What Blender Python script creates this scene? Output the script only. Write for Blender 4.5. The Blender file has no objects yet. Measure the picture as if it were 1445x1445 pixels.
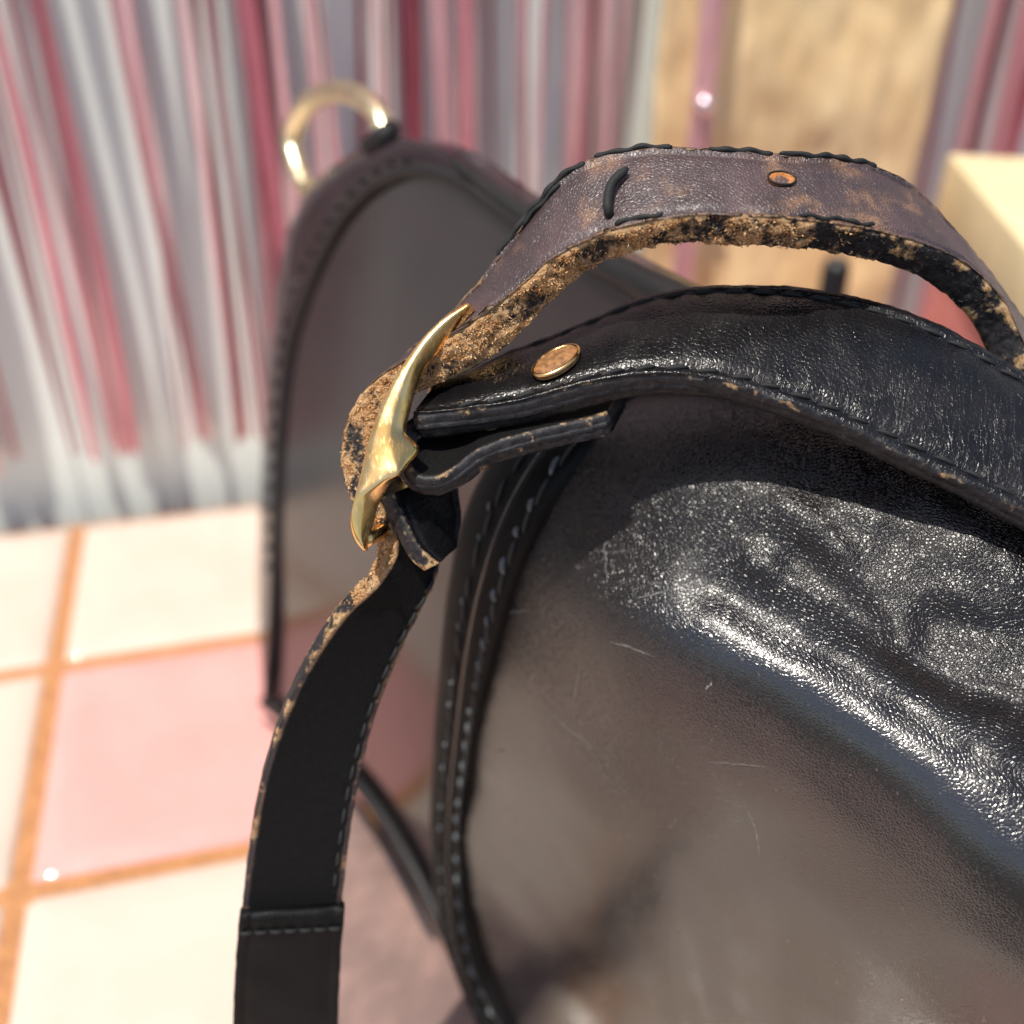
import bpy, math, random
import numpy as np
from mathutils import Vector, noise, Matrix

random.seed(7)
rng = np.random.default_rng(7)
S = bpy.context.scene
C = S.collection

# ------------------------------------------------------------------ camera
FPX, PITCH, ROLL, CAMH, PX = 1450.0, math.radians(31), math.radians(1.19), 0.21, 1445.0
_F = np.array([0, math.cos(PITCH), -math.sin(PITCH)])
_U0 = np.array([0, math.sin(PITCH), math.cos(PITCH)])
_R0 = np.array([1.0, 0, 0])
_R = _R0 * math.cos(ROLL) + _U0 * math.sin(ROLL)
_U = _U0 * math.cos(ROLL) - _R0 * math.sin(ROLL)
CAM = np.array([0, 0, CAMH])
cd = bpy.data.cameras.new("camera")
cam = bpy.data.objects.new("camera", cd)
C.objects.link(cam)
S.camera = cam
M = Matrix(((_R[0], _U[0], -_F[0], 0), (_R[1], _U[1], -_F[1], 0), (_R[2], _U[2], -_F[2], CAMH), (0, 0, 0, 1)))
cam.matrix_world = M
cd.sensor_width = 36
cd.lens = 36 * FPX / PX
cd.clip_start = 0.005
cd.clip_end = 200
cd.dof.use_dof = True
cd.dof.focus_distance = 0.1245
cd.dof.aperture_fstop = cd.lens / 1000 / 0.0031
cd.dof.aperture_blades = 0

# ------------------------------------------------------------------ sky and sun
SUN = np.array([-0.24, -0.34, 0.91])
SUN = SUN / np.linalg.norm(SUN)
w = bpy.data.worlds.new("World")
S.world = w
w.use_nodes = True
nt = w.node_tree
sky = nt.nodes.new("ShaderNodeTexSky")
sky.sky_type = 'NISHITA'
sky.sun_disc = False
sky.sun_elevation = math.asin(SUN[2])
sky.sun_rotation = math.atan2(SUN[0], SUN[1])
sky.air_density = 1.0
sky.dust_density = 1.6
sky.ozone_density = 0.3
nt.links.new(sky.outputs[0], nt.nodes["Background"].inputs[0])
nt.nodes["Background"].inputs[1].default_value = 0.125
ld = bpy.data.lights.new("sun", 'SUN')
ld.energy = 4.3
ld.angle = math.radians(0.5)
ld.color = (1.0, 0.94, 0.84)
lo = bpy.data.objects.new("sun", ld)
C.objects.link(lo)
lo.rotation_euler = Vector(SUN).to_track_quat('Z', 'Y').to_euler()
S.view_settings.view_transform = 'Standard'
S.view_settings.look = 'None'
S.view_settings.exposure = 0.12

# ------------------------------------------------------------------ helpers
def ray(x, y):
    return _F + (x - PX / 2) / FPX * _R - (y - PX / 2) / FPX * _U

def at(x, y, d):
    return CAM + d * ray(x, y)

def ground(x, y, z=0.0):
    r = ray(x, y)
    return CAM + r * ((z - CAMH) / r[2])

def proj(P):
    v = np.asarray(P) - CAM
    d = v @ _F
    return PX / 2 + FPX * (v @ _R) / d, PX / 2 - FPX * (v @ _U) / d, d

def nz(v):
    v = np.asarray(v, float)
    return v / (np.linalg.norm(v, axis=-1, keepdims=True) + 1e-12)

def cr(pts, n, closed=False):
    """Catmull-Rom resample (chord-length), n samples, any width of row."""
    p = np.asarray(pts, float)
    k = np.r_[0, np.cumsum(np.linalg.norm(np.diff(p[:, :3], axis=0), axis=1) ** 0.7)]
    m = np.gradient(p, k, axis=0) if len(p) > 2 else np.repeat((p[1:] - p[:1]) / k[-1], len(p), 0)
    t = np.linspace(0, k[-1], n)
    i = np.clip(np.searchsorted(k, t, side='right') - 1, 0, len(k) - 2)
    h = (k[i + 1] - k[i])[:, None]
    s = ((t - k[i]) / h[:, 0])[:, None]
    return ((2 * s**3 - 3 * s**2 + 1) * p[i] + (s**3 - 2 * s**2 + s) * h * m[i]
            + (-2 * s**3 + 3 * s**2) * p[i + 1] + (s**3 - s**2) * h * m[i + 1])

def even(pts, n):
    """resample a dense polyline to n points of equal arc length"""
    p = cr(pts, 400)
    k = np.r_[0, np.cumsum(np.linalg.norm(np.diff(p[:, :3], axis=0), axis=1))]
    t = np.linspace(0, k[-1], n)
    return np.stack([np.interp(t, k, p[:, j]) for j in range(p.shape[1])], 1)

def origin_of(parent):
    o = np.zeros(3)
    while parent is not None:
        o += np.array(parent.location)
        parent = parent.parent
    return o

def link(name, me, parent=None, loc=None, rot=None):
    o = bpy.data.objects.new(name, me)
    C.objects.link(o)
    if parent is not None:
        o.parent = parent
    if loc is not None:
        o.location = np.asarray(loc) - origin_of(parent)
    if rot is not None:
        o.rotation_euler = rot
    return o

def meshdata(name, v, f, mat, smooth=True, attrs=None):
    me = bpy.data.meshes.new(name)
    me.from_pydata([tuple(map(float, x)) for x in v], [], [tuple(int(i) for i in q) for q in f])
    if smooth:
        me.polygons.foreach_set("use_smooth", [True] * len(me.polygons))
    for k, a in (attrs or {}).items():
        at_ = me.attributes.new(k, 'FLOAT', 'POINT')
        at_.data.foreach_set("value", np.asarray(a, np.float32))
    me.materials.append(mat)
    me.update()
    return me

def part(name, v, f, mat, parent=None, smooth=True, attrs=None):
    v = np.asarray(v, float) - origin_of(parent)
    return link(name, meshdata(name, v, f, mat, smooth, attrs), parent)

def thing(name, label, cat, loc=(0, 0, 0), group=None):
    o = bpy.data.objects.new(name, None)
    C.objects.link(o)
    o.location = loc
    o.empty_display_size = 0.02
    tag(o, label, cat, group)
    return o

def tag(o, label=None, cat=None, group=None, kind=None):
    for k, x in (("label", label), ("category", cat), ("group", group), ("kind", kind)):
        if x:
            o[k] = x
    return o

def gridf(nu, nv, closed_v=False):
    f = []
    for i in range(nu - 1):
        for j in range(nv if closed_v else nv - 1):
            j2 = (j + 1) % nv
            f.append((i * nv + j, i * nv + j2, (i + 1) * nv + j2, (i + 1) * nv + j))
    return f

def tube(pts, r, k=10, cap=True):
    p = np.asarray(pts, float)
    r = np.broadcast_to(np.asarray(r, float), (len(p),))
    T = nz(np.gradient(p, axis=0))
    a = np.array([0, 0, 1.0]) if abs(T[0][2]) < .9 else np.array([1.0, 0, 0])
    N = nz(np.cross(T[0], a))
    vs = []
    for i in range(len(p)):
        N = nz(N - T[i] * (N @ T[i]))
        B = np.cross(T[i], N)
        for j in range(k):
            q = 2 * math.pi * j / k
            vs.append(p[i] + r[i] * (math.cos(q) * N + math.sin(q) * B))
    f = gridf(len(p), k, True)
    if cap:
        f.append(tuple(range(k - 1, -1, -1)))
        f.append(tuple((len(p) - 1) * k + j for j in range(k)))
    return np.array(vs), f

def join(lst):
    V, F, n = [], [], 0
    for v, f in lst:
        V.append(np.asarray(v))
        F += [tuple(i + n for i in q) for q in f]
        n += len(v)
    return np.vstack(V), F

def box(c0, ex, ey, ez):
    """rounded-edge box from a corner and three edge vectors"""
    c0, ex, ey, ez = map(lambda a: np.asarray(a, float), (c0, ex, ey, ez))
    import bmesh
    bm = bmesh.new()
    vs = [bm.verts.new(c0 + ex * a + ey * b + ez * c) for c in (0, 1) for b in (0, 1) for a in (0, 1)]
    for q in ((0, 2, 3, 1), (4, 5, 7, 6), (0, 1, 5, 4), (2, 6, 7, 3), (0, 4, 6, 2), (1, 3, 7, 5)):
        bm.faces.new([vs[i] for i in q])
    s = min(np.linalg.norm(ex), np.linalg.norm(ey), np.linalg.norm(ez)) * .06
    bmesh.ops.bevel(bm, geom=bm.edges[:] , offset=s, segments=3, affect='EDGES', profile=.5)
    bm.normal_update()
    v = np.array([x.co[:] for x in bm.verts])
    bm.verts.index_update()
    f = [[x.index for x in q.verts] for q in bm.faces]
    bm.free()
    return v, f

# ------------------------------------------------------------------ materials
class NB:
    def __init__(self, name):
        self.m = bpy.data.materials.new(name)
        self.m.use_nodes = True
        self.t = self.m.node_tree
        self.b = self.t.nodes["Principled BSDF"]
        self.co = self.t.nodes.new("ShaderNodeTexCoord")
    def n(self, typ, ins=None, **kw):
        x = self.t.nodes.new(typ)
        for k, v in kw.items():
            setattr(x, k, v)
        for k, v in (ins or {}).items():
            self.set(x.inputs[k], v)
        return x
    def set(self, s, v):
        if isinstance(v, bpy.types.NodeSocket):
            self.t.links.new(v, s)
        else:
            s.default_value = v
    def p(self, **kw):
        for k, v in kw.items():
            self.set(self.b.inputs[k.replace('_', ' ')], v)
        return self
    def noise(self, scale, detail=4, rough=.55, vec=None, dist=0):
        return self.n("ShaderNodeTexNoise", {"Vector": vec or self.co.outputs["Object"], "Scale": scale, "Detail": detail, "Roughness": rough, "Distortion": dist}).outputs["Fac"]
    def math(self, op, a, b=0.0, c=0.0, clamp=False):
        x = self.n("ShaderNodeMath", operation=op, use_clamp=clamp)
        for i, v in enumerate((a, b, c)):
            self.set(x.inputs[i], v)
        return x.outputs[0]
    def rng(self, v, a, b, c=0.0, d=1.0, smooth=True):
        return self.n("ShaderNodeMapRange", {"Value": v, "From Min": a, "From Max": b, "To Min": c, "To Max": d}, interpolation_type='SMOOTHSTEP' if smooth else 'LINEAR').outputs[0]
    def mix(self, f, a, b):
        x = self.n("ShaderNodeMix", data_type='RGBA')
        self.set(x.inputs[0], f)
        self.set(x.inputs[6], a)
        self.set(x.inputs[7], b)
        return x.outputs[2]
    def mixf(self, f, a, b):
        x = self.n("ShaderNodeMix", data_type='FLOAT')
        self.set(x.inputs[0], f)
        self.set(x.inputs[2], a)
        self.set(x.inputs[3], b)
        return x.outputs[0]
    def attr(self, name):
        return self.n("ShaderNodeAttribute", attribute_name=name).outputs["Fac"]
    def bump(self, h, dist, strength=1.0, normal=None):
        x = self.n("ShaderNodeBump", {"Height": h, "Distance": dist, "Strength": strength})
        if normal is not None:
            self.set(x.inputs["Normal"], normal)
        return x.outputs[0]
    def mapping(self, scale=(1, 1, 1), rot=(0, 0, 0)):
        return self.n("ShaderNodeMapping", {"Vector": self.co.outputs["Object"], "Scale": scale, "Rotation": rot}).outputs[0]

def c4(r, g, b):
    return (r, g, b, 1)

def grain_height(b, scale):
    """pebbled leather grain: raised cells with valleys between"""
    warp = b.n("ShaderNodeTexNoise", {"Vector": b.co.outputs["Object"], "Scale": scale * .35, "Detail": 2.0})
    v = b.n("ShaderNodeVectorMath", {0: warp.outputs["Color"], 1: (.5, .5, .5)}, operation='SUBTRACT').outputs[0]
    v = b.n("ShaderNodeVectorMath", {0: v, 3: .9 / scale}, operation='SCALE').outputs[0]
    v = b.n("ShaderNodeVectorMath", {0: b.co.outputs["Object"], 1: v}, operation='ADD').outputs[0]
    e = b.n("ShaderNodeTexVoronoi", {"Vector": v, "Scale": scale}, feature='DISTANCE_TO_EDGE').outputs["Distance"]
    e2 = b.n("ShaderNodeTexVoronoi", {"Vector": v, "Scale": scale * 2.3}, feature='F1').outputs["Distance"]
    h = b.rng(e, 0, .28)
    return b.math('ADD', h, b.math('MULTIPLY', e2, -.35))

def leather(name, base=(.010, .0095, .011), rough=(.2, .36), ior=2.0, grain=1700, depth=.00005, use_attr=False, const=.5, scuff=.5):
    b = NB(name)
    g = b.attr("grain") if use_attr else const
    h = grain_height(b, grain)
    big = b.noise(90, 5)
    fine = b.noise(5200, 3)
    h = b.math('ADD', b.math('MULTIPLY', h, g), b.math('MULTIPLY', fine, .05))
    if use_attr:
        por = b.n("ShaderNodeTexVoronoi", {"Vector": b.co.outputs["Object"], "Scale": 3300.0}).outputs["Distance"]
        h = b.math('ADD', h, b.math('MULTIPLY', b.rng(por, .0, .3), .10))
        h = b.math('ADD', h, b.math('MULTIPLY', b.noise(1.0, 4, .6, b.mapping((900, 160, 400), (.5, .3, .9))), .22))
    nrm = b.bump(h, depth)
    # fine scratches: stretched noise, thresholded
    sc = 0.0
    for k, rot in enumerate(((.3, .2, .5), (1.1, .4, 1.9), (.2, 1.3, 2.6))):
        s = b.noise(1.0, 2, .4, b.mapping((1500, 60, 900), rot))
        sc = b.math('ADD', sc, b.rng(s, .735, .79))
    sc = b.math('MULTIPLY', sc, scuff, clamp=True)
    r = b.mixf(b.rng(big, .3, .7), rough[0], rough[1])
    r = b.math('ADD', r, b.math('MULTIPLY', g, .09))
    r = b.math('ADD', r, b.math('MULTIPLY', sc, .25))
    col = b.mix(b.rng(big, .35, .75), c4(*base), c4(base[0] * 1.6, base[1] * 1.5, base[2] * 1.45))
    col = b.mix(b.math('MULTIPLY', sc, .55), col, c4(.10, .095, .09))
    b.p(Base_Color=col, Roughness=r, Normal=nrm, IOR=b.mixf(g, ior, ior - .55) if use_attr else ior, Specular_IOR_Level=.5)
    return b.m

def strap_leather(name, base=(.012, .011, .0125), ior=1.9, rough=.3, grain=2200, depth=.00005, crease=1.2, scuff=0.0):
    """glossy face, raw edge: 'edge' = 1 on the cut edge, 'wear' how far the dye is worn off, 'rim' -1..1 across the edge"""
    b = NB(name)
    edge, wear, rim = b.attr("edge"), b.attr("wear"), b.attr("rim")
    inner = b.math('MULTIPLY', b.rng(rim, -.9, -.99), b.rng(edge, .5, .1))
    h = grain_height(b, grain)
    big = b.noise(150, 4)
    face = b.mix(b.rng(big, .35, .75), c4(*base), c4(base[0] * 1.7, base[1] * 1.5, base[2] * 1.5))
    n1 = b.noise(300, 5, .6)
    n2 = b.noise(1700, 4, .7)
    n3 = b.noise(6000, 3, .7)
    k = b.math('ADD', b.math('MULTIPLY', n1, .95), b.math('MULTIPLY', n2, .50))
    k = b.math('ADD', k, b.math('MULTIPLY', b.math('POWER', b.math('ABSOLUTE', rim), 3.0), .26))
    thr = b.math('SUBTRACT', 1.20, b.math('MULTIPLY', wear, .60))
    k = b.math('ADD', k, b.math('MULTIPLY', b.attr("pit"), .6))
    tan = b.rng(b.math('SUBTRACT', k, thr), -.13, .15)
    fib = b.mix(b.rng(n3, .35, .65), c4(.20, .085, .025), c4(.62, .36, .15))
    fib = b.mix(b.rng(n2, .4, .62), fib, c4(.50, .34, .19))
    dye = b.mix(b.rng(n2, .4, .7), c4(.006, .006, .008), c4(.026, .022, .025))
    ecol = b.mix(tan, dye, fib)
    if scuff:
        sf = b.math('MULTIPLY', b.rng(b.math('ADD', b.math('MULTIPLY', b.noise(130, 4, .6), .75), b.math('MULTIPLY', n3, .4)), .60, .75), scuff)
        face = b.mix(sf, face, c4(.34, .18, .09))
    face = b.mix(inner, face, b.mix(b.rng(n2, .4, .7), c4(.003, .003, .0034), c4(.006, .0055, .0055)))
    col = b.mix(edge, face, ecol)
    hh = b.math('ADD', b.math('MULTIPLY', h, b.math('SUBTRACT', 1.0, edge)), b.math('MULTIPLY', b.math('MULTIPLY', n3, edge), 2.2))
    hh = b.math('ADD', hh, b.math('MULTIPLY', b.math('MULTIPLY', n2, edge), 3.0))
    al = b.n("ShaderNodeCombineXYZ", {"X": b.math('MULTIPLY', b.attr("along"), 1100.0), "Y": b.math('MULTIPLY', b.attr("across"), 130.0), "Z": 0.0}).outputs[0]
    cr1 = b.noise(1.0, 3, .6, al, .4)
    cr1 = b.math('SUBTRACT', 1.0, b.rng(b.math('ABSOLUTE', b.math('SUBTRACT', cr1, .5)), 0, .035))
    cr1 = b.math('MULTIPLY', b.math('MULTIPLY', cr1, crease), b.math('SUBTRACT', 1.0, edge))
    hh = b.math('SUBTRACT', hh, cr1)
    nrm = b.bump(hh, depth)
    r = b.mixf(edge, b.mixf(inner, b.mixf(b.rng(big, .3, .7), rough, rough + .14), .8), b.mixf(tan, .5, .85))
    i = b.mixf(edge, b.mixf(inner, ior, 1.3), 1.45)
    b.p(Base_Color=col, Roughness=r, Normal=nrm, IOR=i)
    return b.m

def plain(name, col, rough=.5, metal=0.0, ior=1.5, noise_scale=None, var=.25, bump=0.0):
    b = NB(name)
    if noise_scale:
        n = b.noise(noise_scale, 5)
        b.p(Base_Color=b.mix(b.rng(n, .3, .7), c4(*[x * (1 - var) for x in col]), c4(*[min(1, x * (1 + var)) for x in col])))
        if bump:
            b.p(Normal=b.bump(n, bump))
    else:
        b.p(Base_Color=c4(*col))
    b.p(Roughness=rough, Metallic=metal, IOR=ior)
    return b.m

def brass_mat():
    b = NB("brass")
    n = b.noise(260, 5, .6)
    s = b.noise(1.0, 3, .5, b.mapping((2600, 500, 900), (.4, .2, .3)))
    f = b.noise(2400, 3)
    pit = b.rng(f, .70, .78)
    col = b.mix(b.rng(n, .35, .7), c4(1.0, .60, .20), c4(1.0, .70, .36))
    col = b.mix(b.math('MULTIPLY', pit, .7), col, c4(.18, .09, .02))
    r = b.math('ADD', b.rng(n, .3, .75, .16, .30), b.math('MULTIPLY', b.rng(s, .55, .7), .15))
    b.p(Base_Color=col, Metallic=1.0, Roughness=r, Normal=b.bump(b.math('ADD', s, b.math('MULTIPLY', f, .4)), .000012))
    return b.m

def tile_mat(name, col, col2):
    b = NB(name)
    oi = b.n("ShaderNodeObjectInfo").outputs["Random"]
    off = b.n("ShaderNodeVectorMath", {0: b.co.outputs["Object"], 1: (0, 0, 0)}, operation='ADD')
    cx = b.n("ShaderNodeCombineXYZ", {"X": b.math('MULTIPLY', oi, 9.0), "Y": b.math('MULTIPLY', oi, 5.0)}).outputs[0]
    b.set(off.inputs[1], cx)
    n = b.noise(28, 4, .5, off.outputs[0])
    wv = b.noise(60, 2, .5, off.outputs[0])
    b.p(Base_Color=b.mix(b.rng(n, .3, .7), c4(*col), c4(*col2)), Roughness=.09, IOR=1.52, Normal=b.bump(wv, .0006))
    return b.m

def foil_mat():
    b = NB("pink_foil")
    oi = b.n("ShaderNodeObjectInfo").outputs["Random"]
    n = b.noise(1.0, 3, .6, b.mapping((300, 300, 14)))
    ramp = b.n("ShaderNodeValToRGB")
    e = ramp.color_ramp.elements
    e[0].position, e[0].color = 0, c4(.34, .05, .08)
    e[1].position, e[1].color = 1, c4(.90, .80, .80)
    for p_, c_ in ((.22, c4(.58, .19, .24)), (.5, c4(.78, .40, .44)), (.78, c4(.84, .56, .59))):
        x = e.new(p_)
        x.color = c_
    b.set(ramp.inputs[0], b.math('ADD', oi, b.math('MULTIPLY', b.math('SUBTRACT', n, .5), .5), clamp=True))
    b.p(Base_Color=ramp.outputs[0], Metallic=.45, Roughness=b.rng(n, .3, .7, .25, .45), Normal=b.bump(n, .002))
    return b.m

def kraft_mat():
    b = NB("kraft_paper")
    n = b.noise(30, 5, .6)
    f = b.noise(1.0, 3, .5, b.mapping((900, 900, 120)))
    col = b.mix(b.rng(n, .3, .7), c4(.78, .54, .28), c4(.88, .67, .39))
    col = b.mix(b.math('MULTIPLY', b.rng(f, .55, .7), .06), col, c4(.36, .22, .10))
    b.p(Base_Color=col, Roughness=.75, Normal=b.bump(f, .0002))
    return b.m

L_PANEL = leather("polished_black_leather", use_attr=True, base=(.007, .0058, .0064), rough=(.14, .21), ior=2.08, grain=2150, depth=.00006, scuff=.7)
L_SIDE = leather("glossy_side_leather", base=(.009, .0055, .0075), rough=(.12, .18), ior=1.74, const=.10, grain=1400, depth=.00004, scuff=.25)
L_MATTE = leather("matte_black_leather", base=(.008, .008, .009), rough=(.45, .6), ior=1.45, const=.4, depth=.00006, scuff=.3)
L_SEAM = leather("seam_leather", base=(.004, .004, .0045), rough=(.45, .55), ior=1.28, const=.3, depth=.00006, scuff=.2)
L_STRAP = strap_leather("worn_strap_leather", base=(.044, .027, .029), ior=1.75, rough=.38, depth=.00005, crease=.3, scuff=.8)
L_RIVET = strap_leather("creased_strap_leather", base=(.006, .0058, .0065), ior=1.48, rough=.22, grain=1500, depth=.000028)
THREAD = plain("black_thread", (.010, .011, .012), .75, noise_scale=3000, var=.4, bump=.00005)
THREAD_G = plain("waxed_grey_thread", (.12, .125, .13), .45, noise_scale=2500, var=.5, bump=.00006)
BRASS = brass_mat()
BRASS_OLD = plain("pale_brass", (.92, .82, .55), .3, 1.0, noise_scale=300, var=.1)
WORN = plain("worn_rivet_face", (.27, .125, .045), .7, 0.0, noise_scale=1500, var=.45, bump=.00006)
HOLE = plain("raw_leather_hole", (.45, .17, .045), .8, noise_scale=2500, var=.4, bump=.0001)
GROUT = plain("terracotta_grout", (.48, .225, .095), .9, noise_scale=400, var=.18, bump=.0006)
CREAM = tile_mat("cream_tile_glaze", (.67, .55, .46), (.71, .59, .50))
PINK = tile_mat("pink_tile_glaze", (.73, .355, .325), (.77, .395, .365))
WALLM = plain("pale_teal_wall_paint", (.78, .86, .82), .7, noise_scale=8, var=.06)
FOIL = foil_mat()
KRAFT = kraft_mat()
SLAB = plain("cream_foam", (.78, .66, .40), .7, noise_scale=40, var=.08)
ROSE = plain("rose_card", (.60, .20, .21), .6, noise_scale=50, var=.12)
GROUNDM = plain("dark_paving", (.07, .068, .066), .8, noise_scale=3, var=.2)
CLIP = plain("black_clip_plastic", (.01, .012, .014), .4)

# ------------------------------------------------------------------ setting: ground, tiled table, wall
gv = [(-60, -60, -.75), (60, -60, -.75), (60, 60, -.75), (-60, 60, -.75)]
tag(part("ground", gv, [(0, 1, 2, 3)], GROUNDM), kind="structure")

X0 = ground(76, 937)
cdir = nz(ground(114, 732)[:2] - ground(33, 1245)[:2])
cdir = np.array([cdir[0], cdir[1], 0])                       # away from the camera
rdir = np.array([cdir[1], -cdir[0], 0])                      # to the right along a row
TP, GW, TZ = 0.0885, 0.0044, 0.0012
ROT = math.atan2(rdir[1], rdir[0])
NC0, NC1, NR0, NR1 = -9, 8, -4, 1
def tp(i, j):                                                # grout crossing to the right i, away j
    return X0 + rdir * TP * i + cdir * TP * j
table = thing("tiled_table", None, None, (0, 0, 0))
table["kind"] = "structure"
a = tp(NC0, NR0) - np.array([0, 0, .032])
v, f = box(a, rdir * TP * (NC1 - NC0), cdir * TP * (NR1 - NR0), (0, 0, .0305 - TZ * 0))
part("grout", v, f, GROUT, table, smooth=False)
def tile_mesh(mat, name):
    n = 11
    h = (TP - GW) / 2
    vs, fs = [], []
    t = np.linspace(-1, 1, n)
    t = np.sign(t) * (1 - (1 - abs(t)) ** 1.8)
    for y in t:
        for x in t:
            e = max(abs(x), abs(y))
            z = -.0016 * max(0, (e - .9) / .1) ** 2
            vs.append((x * h, y * h, z))
    fs = gridf(n, n)
    ring = [j for j in range(n)] + [i * n + n - 1 for i in range(1, n)] + [(n - 1) * n + j for j in range(n - 2, -1, -1)] + [i * n for i in range(n - 2, 0, -1)]
    b0 = len(vs)
    for q in ring:
        vs.append((vs[q][0], vs[q][1], -.006))
    m = len(ring)
    fs += [(ring[k], b0 + k, b0 + (k + 1) % m, ring[(k + 1) % m]) for k in range(m)]
    fs = [q[::-1] for q in fs] if False else fs
    return meshdata(name, vs, fs, mat)
tm = {"c": tile_mesh(CREAM, "cream_tile"), "p": tile_mesh(PINK, "pink_tile")}
pinks = {(0, -1), (-1, -3), (1, -4), (2, -3), (-3, 0), (3, -2), (1, -5), (4, -4), (-2, -4), (5, -1), (-5, -2), (-4, -5), (6, -3), (-7, -4), (-6, 0)}
for i in range(NC0, NC1):
    for j in range(NR0, NR1):
        c = (tp(i, j) + tp(i + 1, j + 1)) / 2
        o = link("tile", tm["p" if (i, j) in pinks else "c"], table, c + np.array([0, 0, random.uniform(-.0003, .0003)]),
                 (random.uniform(-.004, .004), random.uniform(-.004, .004), ROT))
        if (i, j) == (0, -1):
            o["label"] = "pink glazed tile"

B0, B1 = ground(0, 735), ground(365, 712)
wd = nz(tp(1, 1) - tp(0, 1))
wn = np.array([-wd[1], wd[0], 0])                            # pointing away
WB = tp(0, 1) + wn * .014
wv, wf = box(WB - wd * 1.2 - np.array([0, 0, .75]), wd * 2.6, wn * .06, (0, 0, 1.75))
tag(part("wall", wv, wf, WALLM, smooth=False), kind="structure")

# ------------------------------------------------------------------ foil fringe curtain
curt = thing("foil_curtain", "pink metallic foil fringe curtain hanging in strips on the pale wall", "curtain", tuple(WB - wn * .004 + np.array([0, 0, .95])))
ch = WB - wn * .006
v, f = box(ch - wd * 1.12 + np.array([0, 0, .93]), wd * 2.0, -wn * .003, (0, 0, .03))
part("header_band", v, f, FOIL, curt, smooth=False)
def strand_mesh(k):
    r = random.Random(100 + k)
    n, L = 26, .91
    wdt = r.choice((.0022, .003, .0036, .0045, .0062))
    vs = []
    tw = r.uniform(-.9, .9)
    ph = r.uniform(0, 6.28)
    for i in range(n):
        z = -L * i / (n - 1)
        a = ph * .15 + tw * (i / n) * 2.4 + .35 * math.sin(i * .9 + ph)
        ox = .004 * math.sin(i * .35 + ph) * i / n
        oy = .002 * math.sin(i * .5 + 2 * ph) * i / n
        fold = wdt * r.uniform(.15, .35)
        for s, q in ((-1, 0), (-.5, fold * .6), (0, fold), (.5, fold * .6), (1, 0)):
            x, y = s * wdt / 2, q
            vs.append((ox + x * math.cos(a) - y * math.sin(a), oy + x * math.sin(a) + y * math.cos(a), z))
    f = gridf(n, 5)
    # give the foil a real (thin) back
    V = np.array(vs)
    V2 = V + np.array([0, .00012, 0])
    nb = len(V)
    f2 = [tuple(nb + i for i in q[::-1]) for q in f]
    return meshdata("strand", np.vstack([V, V2]), f + f2, FOIL)
SM = [strand_mesh(k) for k in range(16)]
cnt = 0
x = -.95
while x < .80 and cnt < 296:
    inview = -.10 < x < .62
    dens = noise.noise(Vector((x * 48, 3.1, 0)))
    if dens > -.08 or random.random() < .15:
        P = ch + wd * x - wn * random.uniform(.0, .006) + np.array([0, 0, .935])
        o = link("strand", random.choice(SM), curt, P, (random.uniform(-.008, .008), random.uniform(-.010, .010), ROT + random.uniform(-.6, .6)))
        cnt += 1
    x += random.uniform(.0022, .0046) if inview else random.uniform(.0075, .0125)
print("strands", cnt)

# ------------------------------------------------------------------ kraft paper sheet, added glint ball, stack on the right
def wallpt(px, py, off):
    """point on the plane parallel to the wall, off metres in front of it"""
    r = ray(px, py)
    t = ((WB - wn * off - CAM) @ wn) / (r @ wn)
    return CAM + r * t
k_off = .035
tl, trr = wallpt(930, 60, k_off), wallpt(1330, 60, k_off)
kw = float((trr - tl) @ wd)
kx = float((tl - WB) @ wd)
nx_, nz_ = 44, 90
vs = []
ztop, zbot = .42, .0
for i in range(nz_):
    for j in range(nx_):
        u, z = j / (nx_ - 1), ztop + (zbot - ztop) * i / (nz_ - 1)
        p = WB - wn * k_off + wd * (kx + kw * u)
        cr_ = .0035 * noise.noise(Vector((u * 4, z * 22, 1))) + .0022 * abs(noise.noise(Vector((u * 7 + z * 20, z * 45, 5))))
        cr_ += .0012 * noise.noise(Vector((u * 16, z * 80, 9)))
        p = p - wn * cr_
        p[2] = z
        vs.append(p)
f = gridf(nz_, nx_)
kr = part("kraft_paper", vs, f, KRAFT)
md = kr.modifiers.new("thickness", 'SOLIDIFY')
md.thickness = .0006
tag(kr, "crumpled brown kraft paper sheet standing against the pink fringe", "paper")
# one strand hangs over the paper; a ball is added to give its glint
P = wallpt(1004, 0, k_off + .012)
Pb = wallpt(960, 380, k_off + .012)
ztp = .42
top = P + np.array([0, 0, ztp - P[2]]) + (P - Pb) / (P[2] - Pb[2]) * 0
lst = thing("glint_strand", "single dusty pink foil strip with an added glint ball, hanging in front of the kraft paper", "ribbon", tuple(P * [1, 1, 0] + np.array([0, 0, .42])))
zz = np.linspace(.42, .02, 30)
vs = []
for i, z in enumerate(zz):
    c = np.array([P[0], P[1], z]) + wd * (.001 * math.sin(i * .4))
    for s in (-1, -.33, .33, 1):
        vs.append(c + wd * .0042 * s - wn * (.0012 * (1 - s * s)))
V = np.array(vs)
V2 = V + wn * .0002
f = gridf(30, 4)
part("foil_strip", np.vstack([V, V2]), f + [tuple(len(V) + i for i in q[::-1]) for q in f], FOIL, lst)
pb = wallpt(995, 148, k_off + .016)
pb = np.array([P[0], P[1], pb[2]]) - wn * .003
bv, bf = [], []
for i in range(13):
    for j in range(16):
        th, ph = math.pi * i / 12, 2 * math.pi * j / 16
        bv.append(pb + .0032 * np.array([math.sin(th) * math.cos(ph), math.sin(th) * math.sin(ph), math.cos(th)]))
GLINT = plain("pearl_pink_glint", (.9, .78, .85), .16, .9)
part("glint_ball", bv, gridf(13, 16, True), GLINT, lst)

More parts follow.
